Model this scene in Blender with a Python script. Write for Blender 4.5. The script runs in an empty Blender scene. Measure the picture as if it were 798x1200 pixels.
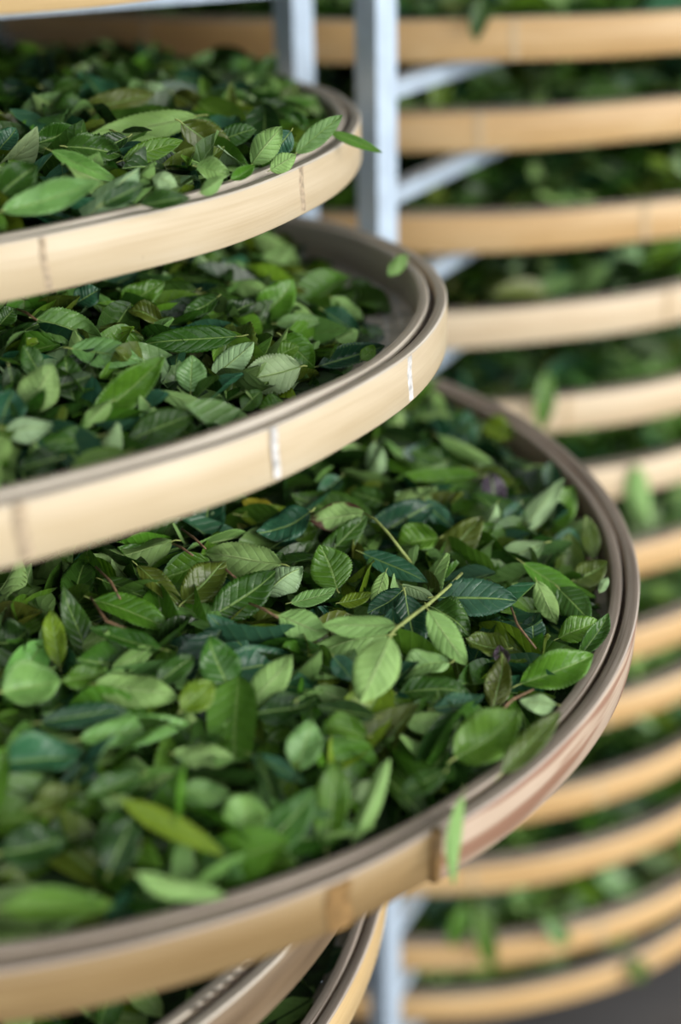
import bpy, math, random
import numpy as np
from mathutils import Vector, Matrix

random.seed(7)
rng = np.random.default_rng(11)
scene = bpy.context.scene
col = scene.collection

# ------------------------------------------------------------------ camera
FPX, PITCH, ROLL, CAMZ = 1667.0, math.radians(24.113), math.radians(-1.3), 1.60
cam_data = bpy.data.cameras.new('camera')
cam = bpy.data.objects.new('camera', cam_data)
col.objects.link(cam)
cam_data.sensor_fit = 'VERTICAL'
cam_data.sensor_height = 36.0
cam_data.lens = 36.0 * FPX / 1200.0
cam_data.clip_start = 0.02
U0 = Vector((0, math.sin(PITCH), math.cos(PITCH)))
FWD = Vector((0, math.cos(PITCH), -math.sin(PITCH)))
RIGHT = Vector((1, 0, 0)) * math.cos(ROLL) + U0 * math.sin(ROLL)
UP = U0 * math.cos(ROLL) - Vector((1, 0, 0)) * math.sin(ROLL)
CAM = Vector((0, 0, CAMZ))
m = Matrix((RIGHT, UP, -FWD)).transposed().to_4x4()
m.translation = CAM
cam.matrix_world = m
cam_data.dof.use_dof = True
cam_data.dof.focus_distance = 0.998
cam_data.dof.aperture_fstop = 1.75
cam_data.dof.aperture_blades = 0
scene.camera = cam

# ------------------------------------------------------------------ light
world = bpy.data.worlds.new('overcast_sky')
scene.world = world
world.use_nodes = True
bg = world.node_tree.nodes['Background']
bg.inputs['Color'].default_value = (0.92, 0.97, 1.0, 1)
bg.inputs['Strength'].default_value = 1.35
sun_data = bpy.data.lights.new('soft_daylight', 'SUN')
sun_data.energy = 3.0
sun_data.angle = math.radians(50)
sun_data.color = (1.0, 0.97, 0.92)
sun = bpy.data.objects.new('soft_daylight', sun_data)
col.objects.link(sun)
sun.rotation_euler = Vector((-0.82, 0.44, -0.37)).to_track_quat('-Z', 'Y').to_euler()

vs = scene.view_settings
vs.view_transform = 'Standard'
vs.look = 'None'
vs.gamma = 1.0
vs.use_curve_mapping = False
vs.exposure = 0.22


# ------------------------------------------------------------------ helpers
def ray(px, py):
    return (FWD + RIGHT * ((px - 399) / FPX) + UP * (-(py - 600) / FPX)).normalized()


def project(p):
    d = Vector(p) - CAM
    z = d.dot(FWD)
    return 399 + FPX * d.dot(RIGHT) / z, 600 - FPX * d.dot(UP) / z, z


def tag(o, label, cat, group=None, kind=None):
    if label:
        o['label'] = label
    if cat:
        o['category'] = cat
    if group:
        o['group'] = group
    if kind:
        o['kind'] = kind
    return o


def empty(name, loc=(0, 0, 0), mat=None):
    o = bpy.data.objects.new(name, None)
    o.empty_display_size = 0.02
    col.objects.link(o)
    if mat is not None:
        o.matrix_world = mat
    else:
        o.location = loc
    return o


def mesh(name, verts, faces, mats, smooth=True, uvs=None, fmat=None):
    """verts (n,3), faces list or (m,4) array, uvs per vertex"""
    me = bpy.data.meshes.new(name)
    if isinstance(faces, np.ndarray):
        v = np.asarray(verts, np.float32)
        nf, k = faces.shape
        me.vertices.add(len(v))
        me.vertices.foreach_set('co', v.ravel())
        me.loops.add(nf * k)
        me.loops.foreach_set('vertex_index', faces.ravel().astype(np.int32))
        me.polygons.add(nf)
        me.polygons.foreach_set('loop_start', (np.arange(nf) * k).astype(np.int32))
        me.polygons.foreach_set('loop_total', np.full(nf, k, np.int32))
        me.update(calc_edges=True)
        me.validate()
    else:
        me.from_pydata([tuple(x) for x in verts], [], faces)
    if uvs is not None:
        uv = np.asarray(uvs, np.float32)
        li = np.empty(len(me.loops), np.int32)
        me.loops.foreach_get('vertex_index', li)
        lay = me.uv_layers.new(name='UVMap')
        lay.data.foreach_set('uv', uv[li].ravel())
    for mt in mats:
        me.materials.append(mt)
    if fmat is not None:
        me.polygons.foreach_set('material_index', np.asarray(fmat, np.int32))
    me.polygons.foreach_set('use_smooth', [smooth] * len(me.polygons))
    return me


def obj(name, me, parent=None, local=None):
    o = bpy.data.objects.new(name, me)
    col.objects.link(o)
    if parent is not None:
        o.parent = parent
    if local is not None:
        o.matrix_basis = local
    return o


def box_vf(x0, x1, y0, y1, z0, z1):
    v = [(x0, y0, z0), (x1, y0, z0), (x1, y1, z0), (x0, y1, z0), (x0, y0, z1), (x1, y0, z1), (x1, y1, z1), (x0, y1, z1)]
    f = [(3, 2, 1, 0), (4, 5, 6, 7), (0, 1, 5, 4), (1, 2, 6, 5), (2, 3, 7, 6), (3, 0, 4, 7)]
    return v, f


def tube(points, radii, seg=8):
    """tapered tube along a polyline, closed ends"""
    P = [Vector(p) for p in points]
    v, f = [], []
    n = len(P)
    for i, p in enumerate(P):
        d = (P[min(i + 1, n - 1)] - P[max(i - 1, 0)]).normalized()
        a = d.orthogonal().normalized() if i == 0 else (a - d * a.dot(d)).normalized()
        b = d.cross(a)
        for k in range(seg):
            t = 2 * math.pi * k / seg
            v.append(p + (a * math.cos(t) + b * math.sin(t)) * radii[i])
    for i in range(n - 1):
        for k in range(seg):
            k2 = (k + 1) % seg
            f.append((i * seg + k, i * seg + k2, (i + 1) * seg + k2, (i + 1) * seg + k))
    f.append(tuple(range(seg - 1, -1, -1)))
    f.append(tuple(range((n - 1) * seg, n * seg)))
    return v, f


# ------------------------------------------------------------------ materials
class NT:
    def __init__(self, name):
        self.m = bpy.data.materials.new(name)
        self.m.use_nodes = True
        self.t = self.m.node_tree
        self.p = self.t.nodes['Principled BSDF']

    def n(self, typ, **kw):
        nd = self.t.nodes.new(typ)
        for k, v in kw.items():
            setattr(nd, k, v)
        return nd

    def put(self, sock, v):
        if hasattr(v, 'links') or isinstance(v, bpy.types.NodeSocket):
            self.t.links.new(v, sock)
        else:
            sock.default_value = v

    def math(self, op, a, b=0.0, c=None, clamp=False):
        nd = self.n('ShaderNodeMath', operation=op, use_clamp=clamp)
        self.put(nd.inputs[0], a)
        self.put(nd.inputs[1], b)
        if c is not None:
            self.put(nd.inputs[2], c)
        return nd.outputs[0]

    def mix(self, f, a, b, mode='MIX'):
        nd = self.n('ShaderNodeMix', data_type='RGBA', blend_type=mode)
        self.put(nd.inputs[0], f)
        self.put(nd.inputs[6], a)
        self.put(nd.inputs[7], b)
        return nd.outputs[2]

    def noise(self, vec, scale, detail=3.0, rough=0.55):
        nd = self.n('ShaderNodeTexNoise')
        if vec is not None:
            self.put(nd.inputs['Vector'], vec)
        nd.inputs['Scale'].default_value = scale
        nd.inputs['Detail'].default_value = detail
        nd.inputs['Roughness'].default_value = rough
        return nd.outputs['Fac']

    def ramp(self, f, stops):
        nd = self.n('ShaderNodeValToRGB')
        el = nd.color_ramp.elements
        while len(el) < len(stops):
            el.new(0.5)
        for e, (p, c) in zip(el, stops):
            e.position = p
            e.color = (*c, 1) if len(c) == 3 else c
        self.put(nd.inputs[0], f)
        return nd.outputs[0]

    def smooth(self, x, a, b):
        nd = self.n('ShaderNodeMapRange', interpolation_type='SMOOTHSTEP')
        self.put(nd.inputs[0], x)
        nd.inputs[1].default_value = a
        nd.inputs[2].default_value = b
        return nd.outputs[0]

    def bump(self, h, strength, dist):
        nd = self.n('ShaderNodeBump')
        nd.inputs['Strength'].default_value = strength
        nd.inputs['Distance'].default_value = dist
        self.put(nd.inputs['Height'], h)
        self.t.links.new(nd.outputs[0], self.p.inputs['Normal'])


def leaf_material(name, under=False, source='object', blotch=None):
    """source: object colour for single leaves, colour attribute for the heaps"""
    q = NT(name)
    if source == 'object':
        oi = q.n('ShaderNodeObjectInfo')
        base, rnd = oi.outputs['Color'], oi.outputs['Random']
    else:
        at = q.n('ShaderNodeAttribute', attribute_name='leaf_colour')
        base, rnd = at.outputs['Color'], at.outputs['Alpha']
    uv = q.n('ShaderNodeUVMap').outputs[0]
    sep = q.n('ShaderNodeSeparateXYZ')
    q.put(sep.inputs[0], uv)
    u, v = sep.outputs[0], sep.outputs[1]
    av = q.math('ABSOLUTE', q.math('MULTIPLY_ADD', v, 2.0, -1.0))
    t = q.math('SUBTRACT', q.math('MULTIPLY', u, 8.0), q.math('MULTIPLY', av, 1.7))
    tri = q.math('MULTIPLY', q.math('ABSOLUTE', q.math('SUBTRACT', q.math('FRACT', t), 0.5)), 2.0)
    vein = q.smooth(tri, 0.86, 0.99)
    vein = q.math('MULTIPLY', vein, q.smooth(av, 1.0, 0.55))
    mid = q.smooth(av, 0.085, 0.03)
    obv = q.n('ShaderNodeVectorMath', operation='ADD')
    geo = q.n('ShaderNodeNewGeometry')
    q.put(obv.inputs[0], geo.outputs['Position'])
    comb = q.n('ShaderNodeCombineXYZ')
    for i in range(3):
        q.put(comb.inputs[i], q.math('MULTIPLY', rnd, 13.7 + 5 * i))
    q.put(obv.inputs[1], comb.outputs[0])
    nz = q.noise(obv.outputs[0], 70.0, 3.0)
    nz2 = q.noise(obv.outputs[0], 420.0, 2.0)
    if under:
        c = q.mix(0.5, base, (0.25, 0.425, 0.125, 1))
        c = q.mix(q.math('MULTIPLY', nz, 0.35), c, (0.13, 0.27, 0.09, 1))
        c = q.mix(q.math('MULTIPLY', vein, 0.34), c, (0.36, 0.50, 0.24, 1))
        c = q.mix(q.math('MULTIPLY', mid, 0.7), c, (0.45, 0.58, 0.26, 1))
    else:
        c = q.mix(q.smooth(nz, 0.45, 0.75), base, q.mix(1.0, base, (0.62, 0.70, 0.60, 1), 'MULTIPLY'))
        lite = q.mix(0.45, base, (0.20, 0.36, 0.10, 1))
        c = q.mix(q.math('MULTIPLY', vein, 0.32), c, lite)
        c = q.mix(q.math('MULTIPLY', mid, 0.75), c, (0.20, 0.33, 0.08, 1))
    spot = q.math('MULTIPLY', q.smooth(nz2, 0.72, 0.80), q.smooth(nz, 0.52, 0.62))
    c = q.mix(q.math('MULTIPLY', spot, 0.6), c, (0.07, 0.045, 0.02, 1))
    if blotch == 'edge':
        e = q.math('ADD', q.math('MAXIMUM', av, q.math('MULTIPLY', q.math('SUBTRACT', u, 0.25), 1.35)),
                   q.math('MULTIPLY', q.math('SUBTRACT', nz, 0.5), 1.3))
        c = q.mix(q.smooth(e, 0.66, 0.90), c, (0.085, 0.038, 0.025, 1))
    q.put(q.p.inputs['Base Color'], c)
    q.p.inputs['Roughness'].default_value = 0.55 if under else 0.31
    q.p.inputs['Specular IOR Level'].default_value = 0.3 if under else 0.42
    h = q.math('ADD', q.math('MULTIPLY', q.math('POWER', tri, 3.0), -0.35), q.math('MULTIPLY', mid, 0.5 if under else -0.5))
    h = q.math('ADD', h, q.math('MULTIPLY', nz2, 0.4))
    q.bump(h, 0.60, 0.0015)
    return q.m


def plain(name, color, rough=0.6, metallic=0.0, scale=60.0, var=0.25, bump=0.0):
    q = NT(name)
    tc = q.n('ShaderNodeTexCoord').outputs['Object']
    nz = q.noise(tc, scale, 4.0)
    dark = tuple(x * (1 - var) for x in color)
    lite = tuple(min(1, x * (1 + var)) for x in color)
    q.put(q.p.inputs['Base Color'], q.ramp(nz, [(0.3, dark), (0.7, lite)]))
    q.p.inputs['Roughness'].default_value = rough
    q.p.inputs['Metallic'].default_value = metallic
    if bump:
        q.bump(nz, bump, 0.002)
    return q.m


def bamboo(name, c_dark, c_mid, c_lite, rough=0.42, streak=0.5, stain=None):
    """long fibres run along U (metres along the hoop)"""
    q = NT(name)
    uv = q.n('ShaderNodeUVMap').outputs[0]
    mp = q.n('ShaderNodeMapping')
    mp.inputs['Scale'].default_value = (6.0, 420.0, 1.0)
    q.put(mp.inputs['Vector'], uv)
    fib = q.noise(mp.outputs[0], 1.0, 4.0, 0.6)
    mp2 = q.n('ShaderNodeMapping')
    mp2.inputs['Scale'].default_value = (3.0, 22.0, 1.0)
    q.put(mp2.inputs['Vector'], uv)
    big = q.noise(mp2.outputs[0], 1.6, 3.0)
    f = q.math('ADD', q.math('MULTIPLY', fib, streak), q.math('MULTIPLY', big, 1 - streak))
    c = q.ramp(f, [(0.34, c_dark), (0.5, c_mid), (0.66, c_lite)])
    mp3 = q.n('ShaderNodeMapping')
    mp3.inputs['Scale'].default_value = (90.0, 60.0, 1.0)
    q.put(mp3.inputs['Vector'], uv)
    sp = q.noise(mp3.outputs[0], 2.0, 3.0)
    c = q.mix(q.math('MULTIPLY', q.smooth(sp, 0.70, 0.80), 0.5), c, (0.20, 0.12, 0.06, 1))
    if stain:
        mp4 = q.n('ShaderNodeMapping')
        mp4.inputs['Scale'].default_value = (5.0, 55.0, 1.0)
        q.put(mp4.inputs['Vector'], uv)
        st = q.noise(mp4.outputs[0], 1.3, 2.0)
        c = q.mix(q.smooth(st, 0.48, 0.60), c, (*stain, 1))
    q.put(q.p.inputs['Base Color'], c)
    q.p.inputs['Roughness'].default_value = rough
    q.bump(fib, 0.25, 0.0008)
    return q.m


M = {}
M['upper'] = leaf_material('leaf_upper_face')
M['under'] = leaf_material('leaf_underside', under=True)
M['upper_edge'] = leaf_material('leaf_upper_browned', blotch='edge')
M['under_edge'] = leaf_material('leaf_underside_browned', under=True, blotch='edge')
M['heap_upper'] = leaf_material('heap_leaf_upper', source='attr')
M['heap_under'] = leaf_material('heap_leaf_underside', under=True, source='attr')
M['rib'] = plain('leaf_rib', (0.20, 0.32, 0.085), 0.5, var=0.2)
M['rib_under'] = plain('leaf_rib_pale', (0.36, 0.48, 0.20), 0.5, var=0.15)
M['stem'] = plain('green_stem', (0.30, 0.36, 0.10), 0.5, scale=200, var=0.3)
M['twig'] = plain('brown_twig', (0.22, 0.13, 0.07), 0.6, scale=250, var=0.5)
M['gap_shade'] = plain('heap_gap_shade', (0.018, 0.045, 0.010), 0.8, scale=90, var=0.6)  # near-black mound; shade in the gaps between leaves put into its colour
M['cream'] = bamboo('bamboo_cream', (0.54, 0.41, 0.245), (0.63, 0.50, 0.325), (0.70, 0.58, 0.41), 0.4, 0.3)
M['gold'] = bamboo('bamboo_gold', (0.50, 0.33, 0.14), (0.64, 0.45, 0.22), (0.72, 0.54, 0.31), 0.38)
M['amber'] = bamboo('bamboo_amber_shaded', (0.21, 0.13, 0.050), (0.30, 0.195, 0.085), (0.39, 0.27, 0.13), 0.42)  # tone darkened to hold the shade at the lower left of the rim
M['grey'] = bamboo('bamboo_weathered', (0.36, 0.24, 0.16), (0.50, 0.37, 0.27), (0.62, 0.48, 0.36), 0.5, 0.6, stain=(0.30, 0.16, 0.10))
M['cut'] = bamboo('bamboo_cut_edge', (0.22, 0.17, 0.135), (0.38, 0.31, 0.255), (0.52, 0.44, 0.37), 0.7, 0.8)
M['cutlight'] = bamboo('bamboo_cut_edge_pale', (0.40, 0.34, 0.27), (0.56, 0.49, 0.40), (0.68, 0.61, 0.52), 0.65, 0.8)
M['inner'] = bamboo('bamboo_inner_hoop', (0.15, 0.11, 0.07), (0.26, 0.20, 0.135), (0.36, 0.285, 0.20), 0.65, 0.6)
M['tan'] = bamboo('bamboo_tan', (0.56, 0.335, 0.135), (0.68, 0.43, 0.19), (0.76, 0.54, 0.29), 0.42)
M['tan2'] = bamboo('bamboo_tan_pale', (0.62, 0.45, 0.27), (0.74, 0.57, 0.37), (0.81, 0.67, 0.47), 0.42)
M['brown'] = bamboo('bamboo_brown', (0.10, 0.062, 0.032), (0.175, 0.115, 0.062), (0.27, 0.19, 0.115), 0.55, 0.3)
M['node'] = plain('bamboo_node_scar', (0.46, 0.35, 0.23), 0.6, scale=260, var=0.4)
M['node_white'] = plain('bamboo_node_chalky', (0.66, 0.63, 0.60), 0.6, scale=180, var=0.45)
M['node_tan'] = plain('bamboo_node_tan', (0.58, 0.42, 0.24), 0.5, scale=220, var=0.2)
M['node_amber'] = plain('bamboo_node_amber', (0.27, 0.155, 0.055), 0.5, scale=160, var=0.3)
M['mat'] = plain('woven_bamboo_strip', (0.46, 0.42, 0.37), 0.65, scale=45, var=0.35, bump=0.3)
M['steel'] = plain('galvanised_steel', (0.50, 0.60, 0.72), 0.42, 0.25, scale=40, var=0.10)
M['lash'] = plain('dark_lashing', (0.06, 0.04, 0.03), 0.7, scale=200, var=0.4)

# floor and rear wall
def concrete(name, color):
    q = NT(name)
    tc = q.n('ShaderNodeTexCoord').outputs['Object']
    a = q.noise(tc, 2.5, 5.0)
    b = q.noise(tc, 60.0, 3.0)
    f = q.math('ADD', q.math('MULTIPLY', a, 0.7), q.math('MULTIPLY', b, 0.3))
    q.put(q.p.inputs['Base Color'], q.ramp(f, [(0.35, tuple(x * 0.75 for x in color)), (0.65, tuple(x * 1.2 for x in color))]))
    q.p.inputs['Roughness'].default_value = 0.75
    q.bump(b, 0.2, 0.003)
    return q.m


v, f = box_vf(-4, 4, -3, 5.2, -0.1, 0.0)
tag(obj('floor', mesh('floor', v, f, [concrete('concrete_floor', (0.085, 0.08, 0.08))], False)), 'dark grey concrete floor under the racks', None, kind='structure')
v, f = box_vf(-2.2, -2.0, -3, 5.0, 0.0, 3.2)  # unseen dark wall, added to cut sky light from the left
tag(obj('light_block_wall', mesh('light_block_wall', v, f, [concrete('light_block_dark', (0.06, 0.065, 0.055))], False)), 'unseen dark wall added to block light from the left', None, kind='structure')
v, f = box_vf(-2.6, 4, -1.2, 5.2, 3.2, 3.35)  # unseen pale slab overhead, added so light enters from right and front
tag(obj('light_shaping_ceiling', mesh('light_shaping_ceiling', v, f, [concrete('light_shaping_pale', (0.62, 0.62, 0.60))], False)), 'unseen ceiling of the drying shed', None, kind='structure')
v, f = box_vf(-4, 4, 5.0, 5.2, 0.0, 3.2)
tag(obj('wall_back', mesh('wall_back', v, f, [concrete('dark_wall', (0.06, 0.065, 0.055))], False)), 'dark wall behind the far rack', None, kind='structure')


# ------------------------------------------------------------------ trays
def ring_mesh(name, r0, r1, z0, z1, a0, a1, mats, n=160, bev=0.0012, wob=0.0008, seed=0, taper=0.0, topmat=1):
    """hoop of rectangular bamboo strip; UV.x = metres along the hoop, UV.y = height in metres"""
    rs = np.random.default_rng(seed)
    ph = rs.uniform(0, 6.28, 6)
    prof = [(r1 - bev, z1), (r1, z1 - bev), (r1, z0 + bev), (r1 - bev, z0), (r0 + bev, z0), (r0, z0 + bev), (r0, z1 - bev), (r0 + bev, z1)]
    full = abs(a1 - a0 - 2 * math.pi) < 1e-6
    A = np.linspace(a0, a1, n + 1)
    K = len(prof) + 1
    V, UVs = [], []
    for a in A:
        w = wob * (math.sin(3 * a + ph[0]) + 0.6 * math.sin(5 * a + ph[1]) + 0.4 * math.sin(9 * a + ph[2]))
        wz = wob * 1.2 * (math.sin(2 * a + ph[3]) + 0.5 * math.sin(7 * a + ph[4]) + 0.5 * math.sin(17 * a + ph[5]))
        k = 1.0
        if taper and not full:
            k = min(1.0, 0.12 + (a - a0) / taper, 0.12 + (a1 - a) / taper)
        d = 0.0
        for i in range(K):
            r, z = prof[i % len(prof)]
            if taper:
                r = r0 + (r - r0) * k
            V.append(((r + w) * math.cos(a), (r + w) * math.sin(a), z + wz))
            pr = prof[(i - 1) % len(prof)]
            if i:
                d += math.hypot(prof[i % len(prof)][0] - pr[0], prof[i % len(prof)][1] - pr[1])
            UVs.append((a * r1, d))
    F, fm = [], []
    for j in range(n):
        for i in range(K - 1):
            F.append((j * K + i, j * K + i + 1, (j + 1) * K + i + 1, (j + 1) * K + i))
            fm.append(topmat if i in (6, 7, 0) else 0)
    F = np.array(F)[:, ::-1]
    me = mesh(name, np.array(V), np.ascontiguousarray(F), mats, True, UVs, fm)
    if not full:
        pass
    return me


def tilt_matrix(cx, cy, z, sx, sy):
    n = Vector((-sx, -sy, 1)).normalized()
    q = Vector((0, 0, 1)).rotation_difference(n)
    mm = q.to_matrix().to_4x4()
    mm.translation = (cx, cy, z)
    return mm


def weave_mesh(name, R, z, pitch=0.011, mat=None):
    """flat plain weave of bamboo strips clipped to a disc (real over-under strips)"""
    V, F = [], []
    n = int(R / pitch)
    step = pitch
    for axis in (0, 1):
        for i in range(-n, n + 1):
            c = i * pitch
            half = math.sqrt(max(R * R - c * c, 0))
            m_ = int(half / step)
            if m_ < 1:
                continue
            w = pitch * 0.46
            b = len(V)
            for j in range(-m_, m_ + 1):
                s = j * step
                h = z + 0.0009 * (1 if (i + j + axis) % 2 else -1)
                for e in (-w, w):
                    V.append((s, c + e, h) if axis == 0 else (c + e, s, h))
            for j in range(2 * m_):
                q = (b + 2 * j, b + 2 * j + 2, b + 2 * j + 3, b + 2 * j + 1)
                F.append(q if axis == 0 else q[::-1])
    return mesh(name, np.array(V), np.array(F), [mat], False)


def node_ridge_mesh(name, R, z0, z1, w, mats):
    """one raised bamboo joint across the outer face at angle 0"""
    V, F = [], []
    ys = [-w, -w * 0.45, 0, w * 0.45, w]
    hs = [0, 0.0009, 0.0013, 0.0009, 0]
    zs = np.linspace(z0, z1, 7)
    rs = np.random.default_rng(5)
    for z in zs:
        j = rs.uniform(-0.25, 0.25) * w
        for y, h in zip(ys, hs):
            V.append((R + h - 0.0003, y + j, z))
    for i in range(6):
        for k in range(4):
            F.append((i * 5 + k, i * 5 + k + 1, (i + 1) * 5 + k + 1, (i + 1) * 5 + k))
    return mesh(name, V, F, mats, True)


# tray: centre x, y, rim-top height, slopes, radius, rim height
TR = {
    1: dict(c=(-0.492, 1.255, CAMZ - 0.195), s=(0.013, 0.004), R=0.517, H=0.0354),
    2: dict(c=(-0.427, 1.126, CAMZ - 0.314), s=(0.017, -0.035), R=0.515, H=0.0354),
    3: dict(c=(-0.282, 1.058, CAMZ - 0.476), s=(-0.034, 0.026), R=0.518, H=0.0354),
    0: dict(c=(-0.500, 1.290, CAMZ - 0.037), s=(0.010, 0.0), R=0.517, H=0.0354),
    4: dict(c=(-0.467, 0.982, CAMZ - 0.615), s=(0.0, 0.0), R=0.510, H=0.0354),
    5: dict(c=(-0.479, 1.011, CAMZ - 0.755), s=(0.0, 0.0), R=0.515, H=0.0354),
}
for t in TR.values():
    t['M'] = tilt_matrix(*t['c'], *t['s'])
    t['Mi'] = t['M'].inverted()

TRAY_LABEL = {
    0: 'bamboo tray above the others, only its lower rim edge showing',
    1: 'heaped round bamboo tray whose cream rim ends beside the steel posts',
    2: 'round bamboo tray with chalky node marks and woven mat showing inside rim',
    3: 'wide open bamboo tray holding the leafy sprig, with spliced weathered rim',
    4: 'bamboo tray with a stitched split rim just below the sprig tray',
    5: 'lowest bamboo tray of the near stack with dark topped rim by steel post',
}
OUTER = {0: 'gold', 1: 'cream', 2: 'cream', 3: 'amber', 4: 'brown', 5: 'gold'}
CUT = {0: 'cut', 1: 'cutlight', 2: 'cutlight', 3: 'cut', 4: 'cutlight', 5: 'cut'}


def tray_local_angle(k, px, py):
    """angle on the hoop where the pixel ray meets the rim-top plane"""
    t = TR[k]
    d = ray(px, py)
    o_ = t['Mi'] @ CAM
    dd = t['Mi'].to_3x3() @ d
    s = -o_.z / dd.z
    p = o_ + dd * s
    return math.atan2(p.y, p.x)


def build_tray(k):
    t = TR[k]
    R, H = t['R'], t['H']
    root = empty('bamboo_tray', mat=t['M'])
    tag(root, TRAY_LABEL[k], 'tray', 'round bamboo trays of the near stack')
    full = (0, 2 * math.pi)
    oc, cc = M[OUTER[k]], M[CUT[k]]
    if k == 3:
        an = tray_local_angle(3, 512, 982)
        obj('outer_hoop', ring_mesh('outer_hoop', R - 0.010, R - 0.001, -H, 0, an - 4.4, an + 0.05, [oc, cc], 200, seed=k), root)
        o = obj('outer_hoop', ring_mesh('outer_hoop_spliced', R - 0.010, R, -H + 0.001, 0.0012, an + 0.012, an + 1.95, [M['grey'], cc], 120, seed=k + 20), root)
        o['label'] = 'weathered greyish overlapping rim strip'
        s = tube([(0, 0, -0.034), (0, 0, -0.017), (0, 0, 0.0015)], [0.0035, 0.004, 0.0035], 8)
        loc = Matrix.Rotation(an + 0.006, 4, 'Z') @ Matrix.Translation((R - 0.001, 0, 0))
        obj('splice_lashing', mesh('splice_lashing', s[0], s[1], [M['node_amber']]), root, loc)
    else:
        obj('outer_hoop', ring_mesh('outer_hoop', R - 0.009, R, -H, 0, *full, [oc, cc], 220, seed=k), root)
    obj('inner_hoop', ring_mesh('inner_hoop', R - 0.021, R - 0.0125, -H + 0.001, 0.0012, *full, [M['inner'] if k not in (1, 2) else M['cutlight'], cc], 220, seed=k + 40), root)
    obj('binding_strip', ring_mesh('binding_strip', R - 0.0130, R - 0.0095, -H + 0.003, -0.004, *full, [M['lash'], M['lash']], 120, bev=0.0005, wob=0.0, seed=1), root)
    wv = obj('woven_mat', weave_mesh('woven_mat', R - 0.014, -H + 0.0035, 0.011, M['mat']), root)
    wv['kind'] = 'stuff'
    # joints of the bamboo culm on the rim
    if k == 1:
        nodes = [(350, 193, 'node', 0.0055), (46, 274, 'node', 0.004)]
    elif k == 2:
        nodes = [(478, 414, 'node_white', 0.0075), (319, 497, 'node_white', 0.0030), (20, 585, 'node', 0.004)]
    elif k == 3:
        nodes = [(402, 1036, 'node_amber', 0.008)]
    else:
        nodes = []
    for px, py, mt, w in nodes:
        a = tray_local_angle(k, px, py)
        z0, z1 = -H + 0.002, -0.0015
        nd = obj('bamboo_node', node_ridge_mesh('bamboo_node', R + 0.0002, z0, z1, w, [M[mt]]), root, Matrix.Rotation(a, 4, 'Z'))
    for a in (0.9, 2.1, 3.0, 3.7):
        obj('bamboo_node', node_ridge_mesh('bamboo_node', R + 0.0002, -H + 0.002, -0.0015, 0.0035, [M['node_tan']]), root, Matrix.Rotation(a, 4, 'Z'))
    if k == 4:
        sv, sf = tube([(-0.004, 0, 0), (0, 0, 0.0012), (0.004, 0, 0)], [0.0008] * 3, 6)
        sm = mesh('rim_stitch', sv, sf, [M['lash']])
        a0 = tray_local_angle(4, 300, 1130)
        for i in range(12):
            a = a0 - 0.10 + i * 0.018
            obj('rim_stitch', sm, root, Matrix.Rotation(a, 4, 'Z') @ Matrix.Translation((R - 0.011, 0, 0.0012)) @ Matrix.Rotation(math.radians(65), 4, 'Z'))
    t['root'] = root


for k in (0, 1, 2, 3, 4, 5):
    build_tray(k)

# far rack trays
KB = 1.30
BX, BY, BZ0, BS, BH, BR = 0.094 * KB, 1.76 * KB, CAMZ - 0.114 * KB, 0.086 * KB, 0.0354 * KB, 0.5 * KB
BOFF = [(.031, .011), (.005, .076), (.022, .038), (-.02, .016), (-.003, .002), (.006, .02), (.007, .006), (-.012, -.023),
        (-.011, -.01), (-.02, -.031), (-.005, -.025), (0, -.047), (0, -.032)]
ORD = ['topmost', 'second', 'third', 'fourth', 'fifth', 'sixth', 'seventh', 'eighth', 'ninth', 'tenth', 'eleventh', 'second lowest', 'lowest']
far_outer = {}
far_parts = {}
for mt in ('tan', 'tan2'):
    far_outer[mt] = ring_mesh('outer_hoop', BR - 0.010, BR, -BH, 0, 0, 2 * math.pi, [M[mt], M['cut']], 128, seed=3)
far_inner = ring_mesh('inner_hoop', BR - 0.022, BR - 0.011, -BH + 0.001, 0.001, 0, 2 * math.pi, [M['inner'], M['cut']], 128, seed=4)
far_mat = weave_mesh('woven_mat', BR - 0.014, -BH + 0.004, 0.02, M['mat'])
far_node = node_ridge_mesh('bamboo_node', BR + 0.0003, -BH + 0.002, -0.002, 0.005, [M['node_tan']])
FAR = []
for i in range(13):
    c = (BX + BOFF[i][0] * KB, BY + BOFF[i][1] * KB, BZ0 - i * BS)
    root = empty('bamboo_tray', c)
    which = {0: 'topmost tray in view', 12: 'lowest tray, nearest the floor'}.get(i, ORD[i] + ' tray down')
    if i == 11:
        which = 'second lowest tray'
    tag(root, f'round bamboo tray of tea leaves on the far steel rack, {which}', 'tray', 'round bamboo trays on the far rack')
    mt = 'tan2' if i in (3, 4, 5) else 'tan'
    root.rotation_euler.z = 0.7 * i
    obj('outer_hoop', far_outer[mt], root)
    obj('inner_hoop', far_inner, root)
    wv = obj('woven_mat', far_mat, root)
    wv['kind'] = 'stuff'
    for a in np.arange(0, 6.2, 0.52):
        obj('bamboo_node', far_node, root, Matrix.Rotation(a + 0.1 * math.sin(7 * a), 4, 'Z'))
    FAR.append(dict(c=c, root=root, R=BR, H=BH))


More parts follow.
